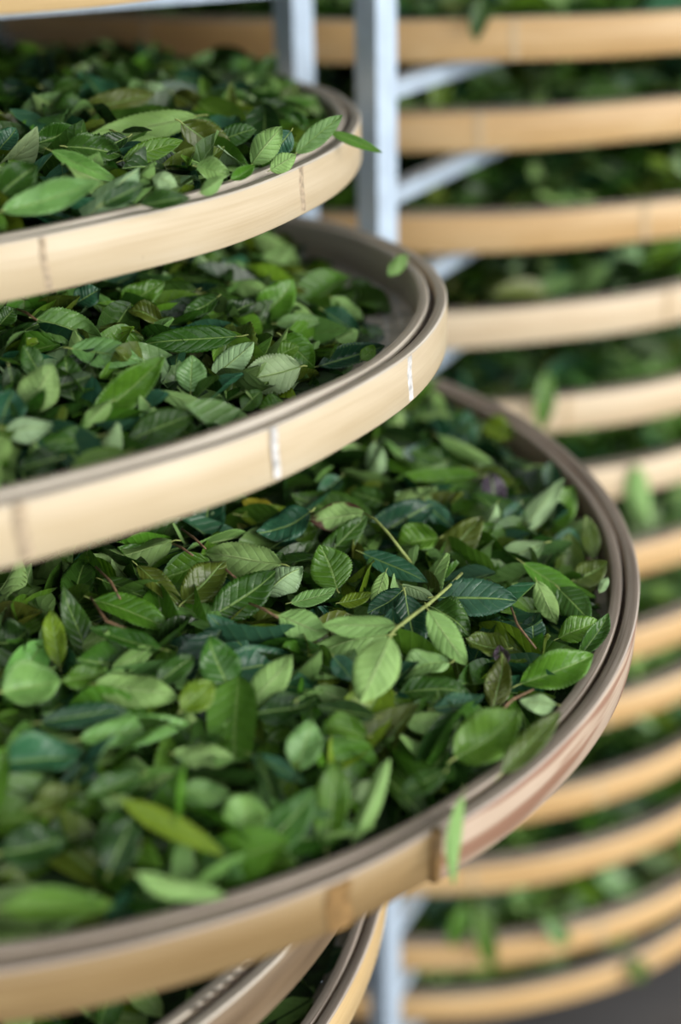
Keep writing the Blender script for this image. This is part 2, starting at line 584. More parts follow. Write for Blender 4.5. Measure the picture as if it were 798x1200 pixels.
# ------------------------------------------------------------------ steel racks
def angle_post(name, x, y, z0, z1, da, db, w, parent, th=0.0025):
    """L-section post: corner at x, y; flanges run along unit vectors da, db"""
    V, F = [], []
    poly = []
    a, b = Vector((*da, 0)), Vector((*db, 0))
    o_ = Vector((x, y, 0))
    pts = [o_, o_ + a * w, o_ + a * w + b * th, o_ + a * th + b * th, o_ + b * w + a * th, o_ + b * w]
    for z in (z0, z1):
        for p in pts:
            V.append((p.x, p.y, z))
    for i in range(6):
        j = (i + 1) % 6
        F.append((i, j, j + 6, i + 6))
    F += [(5, 4, 3, 0), (3, 2, 1, 0), (6, 9, 10, 11), (6, 7, 8, 9)]
    return obj(name, mesh(name, V, F, [M['steel']], False), parent)


def angle_rail(name, p0, p1, ztop, drop, ledge, inward, parent, th=0.0022):
    """L-section rail: vertical flange hanging from ztop, ledge towards 'inward'"""
    a, b = Vector((*p0, 0)), Vector((*p1, 0))
    n = Vector((*inward, 0)).normalized()
    V, F = [], []
    prof = [(0, 0), (ledge, 0), (ledge, -th), (th, -th), (th, -drop), (0, -drop)]
    for p in (a, b):
        for d, z in prof:
            q = p + n * d
            V.append((q.x, q.y, ztop + z))
    for i in range(6):
        j = (i + 1) % 6
        F.append((i, j, j + 6, i + 6))
    F += [(5, 4, 3, 0), (3, 2, 1, 0), (6, 9, 10, 11), (6, 7, 8, 9)]
    return obj(name, mesh(name, V, F, [M['steel']], False), parent)


e1 = Vector((0.454, 0.891))
e2 = Vector((-0.891, 0.454))
A = Vector((0.046, 1.478))
rack = empty('steel_rack', (A.x, A.y, 0))
tag(rack, 'grey angle-iron rack carrying the far stack of bamboo trays', 'rack')
Mi = rack.matrix_basis.inverted()
WID, LEN = 0.80, 1.50
ZTOP = CAMZ + 0.35
f45a, f45b = (0.72, 0.69), (-0.72, 0.69)
P4 = [A, A + e2 * WID, A + e1 * LEN, A + e1 * LEN + e2 * WID]
for i, p in enumerate(P4):
    if i in (0, 1):
        da, db = f45a, f45b
    else:
        da, db = (-0.72, -0.69), (0.72, -0.69)
    r_ = p - A
    angle_post('post', r_.x, r_.y, 0, ZTOP, da, db, 0.029, rack)
for i in range(13):
    zb = BZ0 - i * BS - BH - 0.004
    for s, inn in ((0.012, 1), (WID - 0.012, -1)):
        q0 = e2 * s + e1 * 0.022
        q1 = e2 * s + e1 * (LEN - 0.022)
        angle_rail('rail', q0, q1, zb, 0.018, 0.02, e2 * inn, rack)

rdir = Vector((-0.786, -0.618))
ndir = Vector((0.618, -0.786))
Bp = Vector((-0.038, 1.560))
rack2 = empty('steel_rack', (Bp.x, Bp.y, 0))
tag(rack2, 'angle-iron rack under the near stack, one bare post rising behind heaped tray', 'rack')
for q, da, db in ((Vector((0, 0)), f45a, f45b), (rdir * 1.25, f45b, f45a)):
    angle_post('post', q.x, q.y, 0, ZTOP, da, db, 0.029, rack2)
arm_v, arm_f = None, None
for k in (0, 1, 2, 3, 4, 5):
    t = TR[k]
    low = min((t['M'] @ Vector((t['R'] * math.cos(a), t['R'] * math.sin(a), -t['H']))).z for a in np.linspace(0, 6.28, 40))
    angle_rail('rail', rdir * 0.012, rdir * 1.24, low - 0.004, 0.030, 0.024, -ndir, rack2)
    mid = rdir * 0.56
    angle_rail('cross_arm', mid - ndir * 0.30, mid + ndir * 0.30, low - 0.0065, 0.020, 0.02, -rdir, rack2)


# ------------------------------------------------------------------ leaves
def leaf_outline(u):
    """half width (0..0.5) of a tea leaf along its length"""
    u = np.clip(u, 0, 1)
    return 0.5 * (u / 0.466) ** 0.70 * ((1 - u) / 0.534) ** 0.86


def leaf_grid(nu, nv, fold, curl, twist, wave, seed, serr=0.0, bend=0.0, crum=0.03, droop=0.0):
    rs = np.random.default_rng(seed)
    ph = rs.uniform(0, 6.28, 4)
    us = np.linspace(0, 1, nu)
    vs_ = np.linspace(-1, 1, nv)
    P, UVs = [], []
    for i, u in enumerate(us):
        hw = float(leaf_outline(np.array(max(0.006, min(u, 0.994)))))
        for v in vs_:
            k = 1.0
            if abs(v) > 0.99 and serr:
                k = 1.0 + serr * (1 if i % 2 else -1)
            y = v * hw * k
            a = abs(v)
            z = fold * hw * (a ** 1.25) * 1.0
            z += curl * ((u - 0.45) ** 2) * 2.2
            z += wave * a * a * math.sin(u * 9 + ph[0] + (1.7 if v > 0 else 0)) * 0.5
            z += 0.05 * math.sin(u * 26 - a * 6) * a * (1 - a)
            z += crum * (math.sin(7 * u + 3 * v + ph[1]) + 0.7 * math.sin(13 * u - 5 * v + ph[2]) * a + 0.5 * math.sin(4 * v + 9 * u + ph[3]))
            if u > 0.72:
                z += droop * (u - 0.72) ** 2 * 4
            if twist:
                an = twist * (u - 0.3)
                y, z = y * math.cos(an) - z * math.sin(an), y * math.sin(an) + z * math.cos(an)
            yb = bend * (u - 0.5) ** 2
            P.append((u, y + yb, z))
            UVs.append((u, 0.5 + 0.5 * v))
    F = []
    for i in range(nu - 1):
        for j in range(nv - 1):
            F.append((i * nv + j, (i + 1) * nv + j, (i + 1) * nv + j + 1, i * nv + j + 1))
    return np.array(P), np.array(UVs), np.array(F)


def leaf_blade_mesh(idx, edge=False, **kw):
    P, UVs, F = leaf_grid(41, 9, serr=0.04, seed=idx, **kw)
    n = len(P)
    Q = P.copy()
    Q[:, 2] -= 0.012
    V = np.vstack([P, Q])
    F2 = F[:, ::-1] + n
    # close the margins
    nv, nu = 9, 41
    S = []
    for i in range(nu - 1):
        a, b = i * nv, (i + 1) * nv
        S.append((a, a + n, b + n, b))
        a, b = i * nv + nv - 1, (i + 1) * nv + nv - 1
        S.append((b, b + n, a + n, a))
    F_ = np.vstack([F, F2, np.array(S)])
    fm = np.r_[np.zeros(len(F)), np.ones(len(F2)), np.zeros(len(S))]
    mats = [M['upper_edge'], M['under_edge']] if edge else [M['upper'], M['under']]
    blade = mesh('leaf_blade', V, F_, mats, True, np.vstack([UVs, UVs]), fm)
    # midrib: slim ridge along the centre line, standing out on both faces
    c = P[np.arange(nu) * nv + 4]
    RV, RF = [], []
    for i in range(0, nu, 2):
        w = 0.020 * (1 - 0.75 * c[i][0]) + 0.003
        x, y, z = c[i]
        RV += [(x, y - w, z - 0.006), (x, y, z + 0.006), (x, y + w, z - 0.006), (x, y, z - 0.026)]
    m_ = len(RV) // 4
    for i in range(m_ - 1):
        for k in range(4):
            RF.append((4 * i + k, 4 * (i + 1) + k, 4 * (i + 1) + (k + 1) % 4, 4 * i + (k + 1) % 4))
    rib = mesh('leaf_midrib', RV, RF, [M['rib']], True)
    pv, pf = tube([(0.02, c[0][1], c[0][2] - 0.01), (-0.05, c[0][1] + 0.01, c[0][2] - 0.005), (-0.11, c[0][1] - 0.02, c[0][2] + 0.05)], [0.026, 0.026, 0.020], 7)
    pet = mesh('leaf_petiole', pv, pf, [M['stem']], True)
    return dict(blade=blade, rib=rib, pet=pet)


VAR = []
for i in range(22):
    r = random.Random(100 + i)
    VAR.append(leaf_blade_mesh(i, fold=r.choice([0.15, 0.3, 0.45, 0.6, 0.9]), curl=r.uniform(-0.5, 0.45), twist=r.uniform(-0.35, 0.35),
                               wave=r.uniform(0.08, 0.26), bend=r.uniform(-0.3, 0.3), crum=r.uniform(0.02, 0.06), droop=r.uniform(-1.2, 0.8)))
FLATVAR = len(VAR)
for i in range(6):
    r = random.Random(300 + i)
    VAR.append(leaf_blade_mesh(60 + i, fold=r.uniform(0.1, 0.22), curl=r.uniform(-0.25, 0.2), twist=r.uniform(-0.12, 0.12), wave=0.10, bend=r.uniform(-0.2, 0.2), crum=0.022, droop=r.uniform(-0.7, 0.3)))
CURLVAR = len(VAR)
for i in range(4):
    r = random.Random(400 + i)
    VAR.append(leaf_blade_mesh(80 + i, fold=r.uniform(0.8, 1.3), curl=r.uniform(0.4, 0.9), twist=r.uniform(-0.9, 0.9), wave=0.2, bend=r.uniform(-0.5, 0.5)))
EDGEVAR = len(VAR)
VAR.append(leaf_blade_mesh(90, edge=True, fold=0.2, curl=-0.15, twist=0.1, wave=0.05, bend=0.1))
HANGVAR = len(VAR)
VAR.append(leaf_blade_mesh(91, fold=0.45, curl=-0.35, twist=0.25, wave=0.06, bend=0.15))

PAL = {  # upper-face colours
    'top': (0.036, 0.100, 0.012), 'dark': (0.016, 0.050, 0.007), 'mid': (0.085, 0.200, 0.018), 'olive': (0.090, 0.130, 0.016),
    'blue': (0.034, 0.120, 0.060), 'teal': (0.016, 0.066, 0.030), 'pale': (0.17, 0.33, 0.09), 'under': (0.26, 0.41, 0.115),  # blue and teal carry sky sheen on dark green leaves as colour
    'under2': (0.46, 0.60, 0.38), 'yellow': (0.36, 0.33, 0.03), 'purple': (0.060, 0.040, 0.060), 'lime': (0.15, 0.25, 0.018),
}
LOOK = {
    'top': 'glossy green', 'dark': 'dark green', 'mid': 'bright green', 'olive': 'olive green', 'blue': 'sky-sheen tinted',
    'teal': 'deep sheen-tinted', 'pale': 'light green', 'under': 'pale underside-up', 'under2': 'whitish underside-up',
    'yellow': 'yellow', 'purple': 'purplish', 'lime': 'yellow-green',
}
TRAYNAME = {1: 'in the heaped tray beside the steel posts', 2: 'in the tray with chalky rim marks', 3: 'in the wide tray holding the sprig'}


def jitter(c, s=0.18):
    k = 1 + random.uniform(-s, s)
    return tuple(max(0.004, x * k * (1 + random.uniform(-s, s) * 0.5)) for x in c) + (1.0,)


LEAVES = []


def put_leaf(mat, L, W, kind, var, label=None, group=None, parent=None, petiole=True, name='tea_leaf'):
    """mat: rotation+translation; leaf starts at its origin and runs along local X"""
    color = jitter(PAL[kind])
    S = Matrix.Diagonal((L, W, W, 1))
    vv = VAR[var]
    if parent is None:
        root = empty(name, mat=mat)
        tag(root, label, 'leaf', group)
        if group:
            LEAVES.append((root, kind, mat @ Vector((L / 2, 0, 0)), L, W))
        b = obj('blade', vv['blade'], root, S)
        host = root
    else:
        b = obj('leaf', vv['blade'], parent, mat @ S)
        host = b
    b.color = color
    r = obj('midrib', vv['rib'], host, S if parent is None else None)
    if petiole:
        obj('petiole', vv['pet'], host, S if parent is None else None)
    return b if parent is not None else root


# heap surfaces, in tray coordinates
def hz(k, x, y):
    if k == 1:
        r = math.hypot(x + 0.02, y - 0.02)
        z = 0.004 + 0.022 * (1 - (r / 0.5) ** 3)
        z += 0.006 * math.sin(9 * x + 1) * math.cos(8 * y)
    elif k == 2:
        r = math.hypot(x + 0.030, y - 0.02)
        z = -0.030 + 0.054 * (1 - (r / 0.47) ** 4)
        z += 0.005 * math.sin(11 * x) * math.cos(9 * y + 1)
    elif k == 3:
        r = math.hypot(x, y + 0.02)
        z = -0.018 + 0.062 * (1 - (r / 0.5) ** 2.4)
        z += 0.005 * math.sin(10 * x + 2) * math.cos(9 * y)
    elif k in (0, 4, 5):
        r = math.hypot(x, y)
        z = -0.024 + 0.035 * (1 - (r / 0.5) ** 3)
    else:
        r = math.hypot(x, y)
        z = -0.004 + 0.030 * (1 - (r / 0.645) ** 3) + 0.006 * math.sin(11 * x + k) * math.cos(13 * y + 2 * k)
    return max(z, -0.031)


def hit_heap(k, px, py, lift):
    t = TR[k]
    d = ray(px, py)
    o_ = t['Mi'] @ CAM
    dd = t['Mi'].to_3x3() @ d
    s0 = (0.09 - o_.z) / dd.z
    s1 = (-0.031 - o_.z) / dd.z
    for i in range(240):
        s = s0 + (s1 - s0) * i / 239
        p = o_ + dd * s
        if math.hypot(p.x, p.y) < t['R'] - 0.012 and p.z <= hz(k, p.x, p.y) + lift:
            return CAM + d * s
    return CAM + d * ((0.0 - o_.z) / dd.z)


HERO = []  # (tray, centre, half length)
BLADE = {}


def clear_leaf(k, mm, L, W, var):
    """shift a leaf towards the viewer until its blade is out of the hoop and off the mat"""
    if var not in BLADE:
        me = VAR[var]['blade']
        co = np.empty(len(me.vertices) * 3, np.float32)
        me.vertices.foreach_get('co', co)
        BLADE[var] = co.reshape(-1, 3)
    t = TR[k]
    mm = mm.copy()
    step = (CAM - mm.translation).normalized() * 0.002
    for _ in range(22):
        T = np.array(t['Mi'] @ mm @ Matrix.Diagonal((L, W, W, 1)))
        q = BLADE[var] @ T[:3, :3].T + T[:3, 3]
        r = np.hypot(q[:, 0], q[:, 1])
        bad = ((r > t['R'] - 0.026) & (r < t['R'] + 0.004) & (q[:, 2] < 0.005)) | ((r < t['R']) & (q[:, 2] < -0.0285))
        if not bad.any():
            break
        mm.translation = mm.translation + step
    return mm


def leaf_frame(c, n, bpx, tpx, wpx, flip):
    def on(px):
        d = ray(*px)
        return CAM + d * ((c - CAM).dot(n) / d.dot(n))
    b, t = on(bpx), on(tpx)
    L = (t - b).length
    x = (t - b) / L
    y = n.cross(x).normalized()
    a0 = project(c - y * 0.01)
    a1 = project(c + y * 0.01)
    # image width measured across the leaf axis
    ux, uy = tpx[0] - bpx[0], tpx[1] - bpx[1]
    ul = math.hypot(ux, uy)
    cr = abs((a1[0] - a0[0]) * uy - (a1[1] - a0[1]) * ux) / ul
    W = wpx / max(cr / 0.02, 1e-3)
    nn = n
    if flip:
        y, nn = -y, -n
    mm = Matrix((x, y, nn)).transposed().to_4x4()
    mm.translation = b
    return mm, L, W


def hero(k, bx, by, tx, ty, w, kind, face=0.5, side=0.0, lift=0.010, var=None, parent=None, petiole=True, label=None, pmat=None):
    cpx = ((bx + tx) / 2, (by + ty) / 2)
    flip = kind in ('under', 'under2')
    best = None
    for fc in (face, face + 0.15, face + 0.3, min(face + 0.45, 1.0)):
        c = hit_heap(k, *cpx, lift)
        view = (CAM - c).normalized()
        n = (Vector((0, 0, 1)) * (1 - fc) + view * fc + RIGHT * side).normalized()
        mm, L, W = leaf_frame(c, n, (bx, by), (tx, ty), w, flip)
        best = (mm, L, W)
        if L < 0.085 and W < 0.042:
            break
    mm, L, W = best
    W = min(W, 0.045)
    if var is None:
        rr = random.random()
        if w < 20 and rr < 0.5:
            var = CURLVAR + random.randrange(EDGEVAR - CURLVAR)
        else:
            var = random.randrange(FLATVAR) if rr < 0.7 else FLATVAR + random.randrange(CURLVAR - FLATVAR)
    if label is None:
        label = f'{LOOK[kind]} tea leaf {TRAYNAME[k]}'
    mm = clear_leaf(k, mm, L, W, var)
    HERO.append((k, c, L * 0.5))
    if parent is not None:
        mm = pmat @ mm
    return put_leaf(mm, L, W, kind, var, label, f'{LOOK[kind]} tea leaves {TRAYNAME[k]}', parent, petiole)


# --- wide tray, leaves read off the photograph: base px, tip px, width px, look
H3 = [
    (202, 637, 110, 657, 34, 'under', .6), (215, 708, 266, 656, 42, 'olive', .6), (108, 778, 72, 690, 32, 'top', .8),
    (70, 780, 58, 713, 28, 'lime', .8), (120, 680, 178, 703, 24, 'top', .5), (160, 662, 215, 712, 24, 'olive', .6),
    (110, 700, 205, 737, 32, 'mid', .5), (190, 762, 106, 738, 22, 'top', .5), (178, 757, 130, 787, 24, 'under', .5),
    (185, 800, 228, 768, 30, 'top', .6), (329, 662, 237, 647, 42, 'under', .7), (250, 724, 324, 674, 48, 'top', .8),
    (312, 692, 355, 660, 34, 'under2', .6), (397, 690, 378, 640, 50, 'mid', .8), (370, 665, 431, 603, 30, 'top', .7),
    (364, 603, 304, 632, 38, 'blue', .6), (322, 600, 283, 588, 20, 'yellow', .6), (326, 722, 384, 744, 38, 'under', .6),
    (341, 708, 394, 693, 20, 'pale', .5), (398, 708, 436, 698, 18, 'lime', .5), (452, 741, 358, 764, 32, 'under', .5),
    (391, 769, 413, 797, 26, 'blue', .6), (474, 698, 490, 770, 40, 'teal', .7), (505, 706, 553, 742, 34, 'top', .6),
    (513, 628, 461, 642, 36, 'mid', .7), (425, 648, 501, 681, 26, 'blue', .6), (452, 670, 436, 713, 18, 'under', .6),
    (472, 683, 508, 700, 15, 'under2', .5), (471, 695, 430, 722, 26, 'teal', .5), (525, 772, 462, 790, 32, 'pale', .5),
    (468, 808, 552, 808, 34, 'top', .5), (611, 802, 698, 769, 44, 'mid', .8), (625, 754, 624, 720, 30, 'blue', .8),
    (655, 748, 703, 727, 30, 'mid', .6), (629, 682, 652, 732, 26, 'under', .7), (655, 690, 692, 728, 36, 'top', .6),
    (578, 832, 592, 768, 32, 'olive', .8), (589, 782, 584, 757, 19, 'purple', .8), (652, 826, 610, 822, 22, 'under2', .6),
    (596, 762, 547, 754, 28, 'olive', .5), (638, 638, 571, 663, 32, 'under2', .7), (605, 628, 661, 561, 26, 'under2', .8),
    (640, 628, 672, 568, 38, 'mid', .8), (582, 594, 574, 551, 30, 'purple', .8), (584, 590, 562, 632, 18, 'under2', .7),
    (614, 660, 692, 712, 28, 'mid', .6), (696, 655, 688, 604, 22, 'olive', .9), (672, 682, 712, 662, 32, 'olive', .7),
    (702, 694, 712, 676, 11, 'under2', .8), (515, 507, 582, 546, 15, 'under', .6), (549, 527, 545, 479, 22, 'blue', .9),
    (566, 498, 603, 513, 28, 'lime', .7), (440, 518, 442, 567, 24, 'under2', .8), (561, 560, 463, 566, 19, 'mid', .6),
    (498, 588, 532, 622, 22, 'blue', .6), (488, 485, 532, 486, 13, 'under', .6), (642, 548, 598, 552, 15, 'under', .7),
    (270, 812, 242, 747, 48, 'top', .9), (292, 764, 244, 720, 28, 'blue', .7), (291, 828, 343, 769, 38, 'under', .8),
    (298, 838, 374, 824, 36, 'dark', .6), (213, 832, 251, 798, 38, 'lime', .7), (204, 880, 276, 886, 32, 'under', .6),
    (348, 902, 366, 843, 42, 'pale', .8), (294, 884, 357, 916, 22, 'blue', .6), (112, 802, 206, 814, 42, 'under', .6),
    (94, 866, 224, 846, 36, 'pale', .6), (2, 812, 70, 798, 52, 'pale', .7), (0, 892, 94, 888, 48, 'blue', .6),
    (48, 846, 152, 830, 28, 'teal', .6), (0, 758, 36, 742, 42, 'dark', .7), (72, 800, 127, 788, 26, 'mid', .5),
    (0, 1002, 78, 984, 52, 'dark', .7), (143, 938, 264, 1002, 30, 'lime', .6), (0, 1066, 132, 1060, 38, 'mid', .6),
    (128, 1022, 156, 958, 46, 'dark', .8), (158, 1028, 262, 1052, 26, 'under', .6), (282, 978, 294, 928, 54, 'pale', .8),
    (300, 1004, 372, 928, 48, 'top', .8), (414, 988, 456, 888, 24, 'under', .9), (413, 937, 438, 913, 22, 'under2', .7),
    (384, 992, 396, 888, 42, 'mid', .9), (536, 892, 610, 838, 60, 'mid', .8), (588, 906, 655, 836, 30, 'olive', .7),
    (474, 846, 540, 848, 28, 'under', .7), (508, 832, 567, 820, 26, 'blue', .6), (430, 860, 372, 850, 30, 'mid', .6),
    (440, 840, 372, 828, 26, 'dark', .5), (520, 905, 470, 930, 30, 'top', .6), (165, 910, 100, 935, 30, 'top', .6),
    (330, 960, 300, 880, 26, 'dark', .6), (210, 925, 270, 935, 32, 'pale', .6), (35, 950, 95, 925, 34, 'olive', .6),
    (450, 590, 410, 575, 24, 'top', .6), (400, 560, 370, 585, 22, 'blue', .6), (680, 770, 715, 720, 22, 'top', .8),
    (545, 640, 580, 615, 24, 'mid', .6), (520, 540, 480, 530, 22, 'top', .6), (610, 590, 590, 620, 20, 'blue', .7),
]
n3 = len(H3)
for i, (bx, by, tx, ty, w, kind, face) in enumerate(H3):
    hero(3, bx, by, tx, ty, w, kind, face, random.uniform(-.15, .15), 0.010 + (0.004 if i % 2 else 0), label=None)

# the sprig lying on top
S0 = CAM + ray(540, 673) * (hit_heap(3, 540, 673, 0.020) - CAM).length
stem_px = [(541, 672, .026), (524, 689, .030), (503, 707, .033), (480, 724, .034), (462, 738, .033), (455, 752, .028)]
spts = [hit_heap(3, a, b, l) for a, b, l in stem_px]
sprig = empty('tea_sprig', spts[2])
tag(sprig, 'leafy tea sprig with a yellow-green stem lying across the wide tray', 'sprig')
pm = Matrix.Translation(-spts[2])
v, f = tube([p - spts[2] for p in spts], [0.0011, 0.0012, 0.0013, 0.0013, 0.0011, 0.0008], 8)
obj('stem', mesh('sprig_stem', v, f, [M['stem']]), sprig)
for bx, by, tx, ty, w, kind, face, l in ((463, 733, 376, 733, 27, 'under', .55, .026), (457, 747, 422, 824, 54, 'under', .85, .032),
                                         (502, 716, 546, 780, 34, 'under', .75, .028), (512, 700, 606, 702, 46, 'blue', .75, .026)):
    hero(3, bx, by, tx, ty, w, kind, face, 0, l, var=FLATVAR + random.randrange(6), parent=sprig, petiole=True, pmat=pm)

# browned leaf on a long stalk
hb = hero(3, 426, 601, 363, 611, 36, 'under', .85, 0, .022, var=EDGEVAR, petiole=False,
          label='pale tea leaf with brown scorched edge on a long thin stalk')
del hb['group']
stp = [(425, 601, .030), (440, 609, .031), (455, 625, .027), (468, 642, .020), (482, 660, .010)]
inv = hb.matrix_world.inverted() if hb.matrix_world != Matrix() else hb.matrix_basis.inverted()
inv = hb.matrix_basis.inverted()
base_pt = hb.matrix_basis.translation
pts = [inv @ base_pt] + [inv @ hit_heap(3, a, b, l) for a, b, l in stp[1:]]
v, f = tube(pts, [0.0009, 0.0010, 0.0011, 0.0012, 0.0012], 8)
obj('stalk', mesh('leaf_stalk', v, f, [M['stem']]), hb)

# --- tray with the woven mat showing
H2 = [
    (43, 374, 120, 396, 42, 'pale', .8), (84, 408, 165, 421, 36, 'pale', .7), (110, 494, 194, 419, 42, 'mid', .95),
    (30, 482, 63, 428, 48, 'under', .9), (86, 472, 74, 414, 36, 'top', .9), (46, 437, 27, 404, 26, 'top', .8),
    (0, 498, 14, 458, 42, 'blue', .8), (4, 506, 62, 498, 30, 'under2', .7), (116, 511, 38, 521, 28, 'top', .7),
    (148, 530, 78, 552, 28, 'mid', .7), (40, 518, 42, 547, 19, 'under', .8), (152, 516, 228, 484, 40, 'top', .7),
    (179, 456, 285, 496, 20, 'under', .7), (278, 394, 166, 402, 32, 'top', .8), (248, 443, 298, 402, 32, 'under2', .8),
    (223, 459, 225, 416, 36, 'pale', .9), (353, 431, 284, 447, 48, 'under2', .9), (284, 480, 306, 457, 24, 'top', .7),
    (338, 478, 299, 472, 20, 'mid', .6), (88, 356, 117, 338, 30, 'blue', .8), (138, 366, 192, 328, 32, 'mid', .8),
    (303, 377, 347, 330, 42, 'mid', .9), (324, 379, 378, 375, 20, 'pale', .7), (330, 394, 371, 432, 36, 'mid', .8),
    (379, 364, 424, 394, 28, 'blue', .7), (388, 349, 427, 373, 22, 'under', .7), (373, 430, 450, 406, 26, 'teal', .7),
    (424, 422, 440, 406, 18, 'mid', .8), (298, 274, 352, 311, 26, 'under', .7), (348, 320, 394, 337, 24, 'under', .7),
    (10, 430, 20, 470, 26, 'dark', .8), (70, 535, 20, 550, 30, 'dark', .7), (230, 340, 175, 345, 26, 'top', .7),
    (255, 350, 215, 372, 24, 'top', .7), (270, 330, 320, 345, 24, 'under', .7), (225, 318, 262, 300, 26, 'mid', .8),
    (300, 316, 345, 290, 24, 'under', .7), (262, 372, 300, 352, 22, 'dark', .7), (205, 500, 235, 515, 22, 'top', .6),
    (320, 420, 350, 405, 26, 'mid', .7), (245, 470, 262, 488, 24, 'top', .7), (0, 380, 18, 360, 24, 'top', .8),
    (190, 375, 150, 360, 24, 'olive', .7), (395, 400, 420, 385, 20, 'under', .6), (410, 330, 440, 345, 20, 'top', .7),
    (60, 455, 110, 440, 20, 'dark', .7), (130, 470, 95, 500, 22, 'under', .7),
]
for i, (bx, by, tx, ty, w, kind, face) in enumerate(H2):
    hero(2, bx, by, tx, ty, w, kind, face, random.uniform(-.15, .15), 0.010 + (0.004 if i % 2 else 0))

# --- heaped tray
H1 = [
    (230, 137, 101, 163, 36, 'under', .9), (78, 170, 144, 180, 32, 'top', .8), (42, 170, 89, 150, 32, 'top', .9),
    (144, 188, 214, 164, 26, 'mid', .8), (60, 177, 139, 214, 20, 'pale', .8), (0, 226, 42, 194, 42, 'top', .9),
    (4, 250, 118, 214, 36, 'pale', .8), (108, 96, 172, 84, 32, 'mid', .9), (20, 143, 72, 108, 28, 'pale', .9),
    (94, 131, 182, 109, 32, 'olive', .9), (172, 97, 196, 124, 24, 'under2', .9), (178, 206, 207, 216, 22, 'under2', .7),
    (214, 144, 277, 190, 42, 'olive', .95), (294, 191, 329, 149, 32, 'under', .95), (341, 154, 317, 184, 28, 'blue', .9),
    (347, 179, 399, 136, 24, 'pale', .95), (204, 109, 249, 139, 30, 'olive', .9), (270, 152, 268, 94, 14, 'olive', .95),
    (306, 116, 308, 86, 28, 'top', .95), (317, 199, 346, 182, 22, 'under', .8), (272, 213, 298, 194, 15, 'mid', .8),
    (204, 92, 242, 96, 24, 'blue', .9), (230, 195, 270, 205, 26, 'pale', .8), (255, 165, 300, 150, 26, 'top', .8),
    (20, 90, 60, 76, 24, 'blue', .9), (60, 110, 100, 95, 22, 'top', .9), (290, 135, 340, 120, 24, 'dark', .9),
    (0, 175, 20, 150, 26, 'blue', .8), (165, 240, 220, 232, 22, 'top', .7), (120, 240, 170, 215, 26, 'dark', .8),
    (360, 150, 330, 132, 20, 'top', .9), (235, 225, 262, 208, 18, 'under', .8), (0, 110, 30, 100, 26, 'teal', .9),
    (245, 120, 235, 90, 16, 'mid', .95), (330, 120, 350, 100, 18, 'olive', .9), (150, 160, 100, 185, 24, 'dark', .6),
]
for i, (bx, by, tx, ty, w, kind, face) in enumerate(H1):
    hero(1, bx, by, tx, ty, w, kind, face, random.uniform(-.12, .12), 0.008 + (0.005 if i % 2 else 0))


# leaves hanging over rims
def hang(c3, R, bx, by, tx, ty, w, kind, label, out=0.012, var=HANGVAR):
    """leaf lying against the outside of a rim of centre c3, radius R"""
    d = ray((bx + tx) / 2, (by + ty) / 2)
    ox, oy = CAM.x - c3[0], CAM.y - c3[1]
    a = d.x ** 2 + d.y ** 2
    b = 2 * (ox * d.x + oy * d.y)
    c_ = ox * ox + oy * oy - (R + out) ** 2
    disc = b * b - 4 * a * c_
    s = (-b - math.sqrt(max(disc, 0))) / (2 * a)
    c = CAM + d * s
    n = Vector((c.x - c3[0], c.y - c3[1], 0.25 * R)).normalized()
    mm, L, W = leaf_frame(c, n, (bx, by), (tx, ty), w, kind in ('under', 'under2'))
    W = min(W, 0.045)
    return put_leaf(mm, L, W, kind, var, label)


hang(TR[3]['c'], TR[3]['R'], 541, 932, 529, 1036, 17, 'under', 'long pale leaf hanging down over the weathered rim of the sprig tray')
hero(1, 386, 154, 447, 178, 13, 'mid', .9, 0, .012, var=FLATVAR, label='narrow green leaf poking out over the cream rim towards the post')
hero(2, 476, 299, 455, 323, 17, 'under', .8, 0, .03, var=FLATVAR, label='small pale leaf caught on the rim behind the woven mat')
FH = [(0, 566, -6, 556, 48, 24, 'top', 'dark leaf tip hanging over the topmost rim of the far rack'),
      (5, 744, 545, 758, 614, 28, 'under', 'pale leaf hanging below the rim of the sixth far tray'),
      (4, 640, 436, 634, 506, 24, 'mid', 'green leaf hanging over the fifth far tray beside the sprig tray rim'),
      (11, 560, 1060, 578, 1140, 24, 'mid', 'green leaf hanging low over the second lowest far rim'),
      (11, 640, 1078, 668, 1108, 22, 'pale', 'light leaf draped across the second lowest far rim'),
      (12, 738, 1125, 757, 1150, 22, 'olive', 'olive leaf draped across the lowest far rim'),
      (11, 545, 1060, 528, 1112, 22, 'mid', 'bright slanting leaf on the second lowest far rim beside the post')]
for i, bx, by, tx, ty, w, kind, lab in FH:
    hang(FAR[i]['c'], BR, bx, by, tx, ty, w, kind, lab)
hang(FAR[1]['c'], BR - 0.042, 513, 132, 517, 78, 28, 'lime', 'yellow-green leaf standing upright behind the second far rim')

# loose twigs
TW = [[(202, 637), (226, 651)], [(213, 620), (241, 643)], [(255, 662), (277, 678)], [(292, 707), (326, 724)], [(112, 664), (130, 682), (141, 702)],
      [(599, 712), (606, 732), (628, 760)], [(106, 700), (125, 728), (150, 738)], [(560, 860), (600, 820), (625, 808)], [(20, 362), (43, 375)]]
for i, pl in enumerate(TW):
    k = 2 if i == 8 else 3
    P = [hit_heap(k, a, b, 0.017 + 0.004 * (j % 2)) for j, (a, b) in enumerate(pl)]
    o0 = P[0].copy()
    if len(P) == 2:
        P.insert(1, (P[0] + P[1]) / 2 + Vector((0, 0, 0.001)))
    v, f = tube([p - o0 for p in P], [0.0008, 0.0010, 0.0007][:len(P)], 7)
    o = obj('tea_twig', mesh('tea_twig', v, f, [M['twig']]))
    o.location = o0
    tag(o, 'short brown broken twig lying among leaves ' + TRAYNAME[k], 'twig', 'brown twigs ' + TRAYNAME[k])

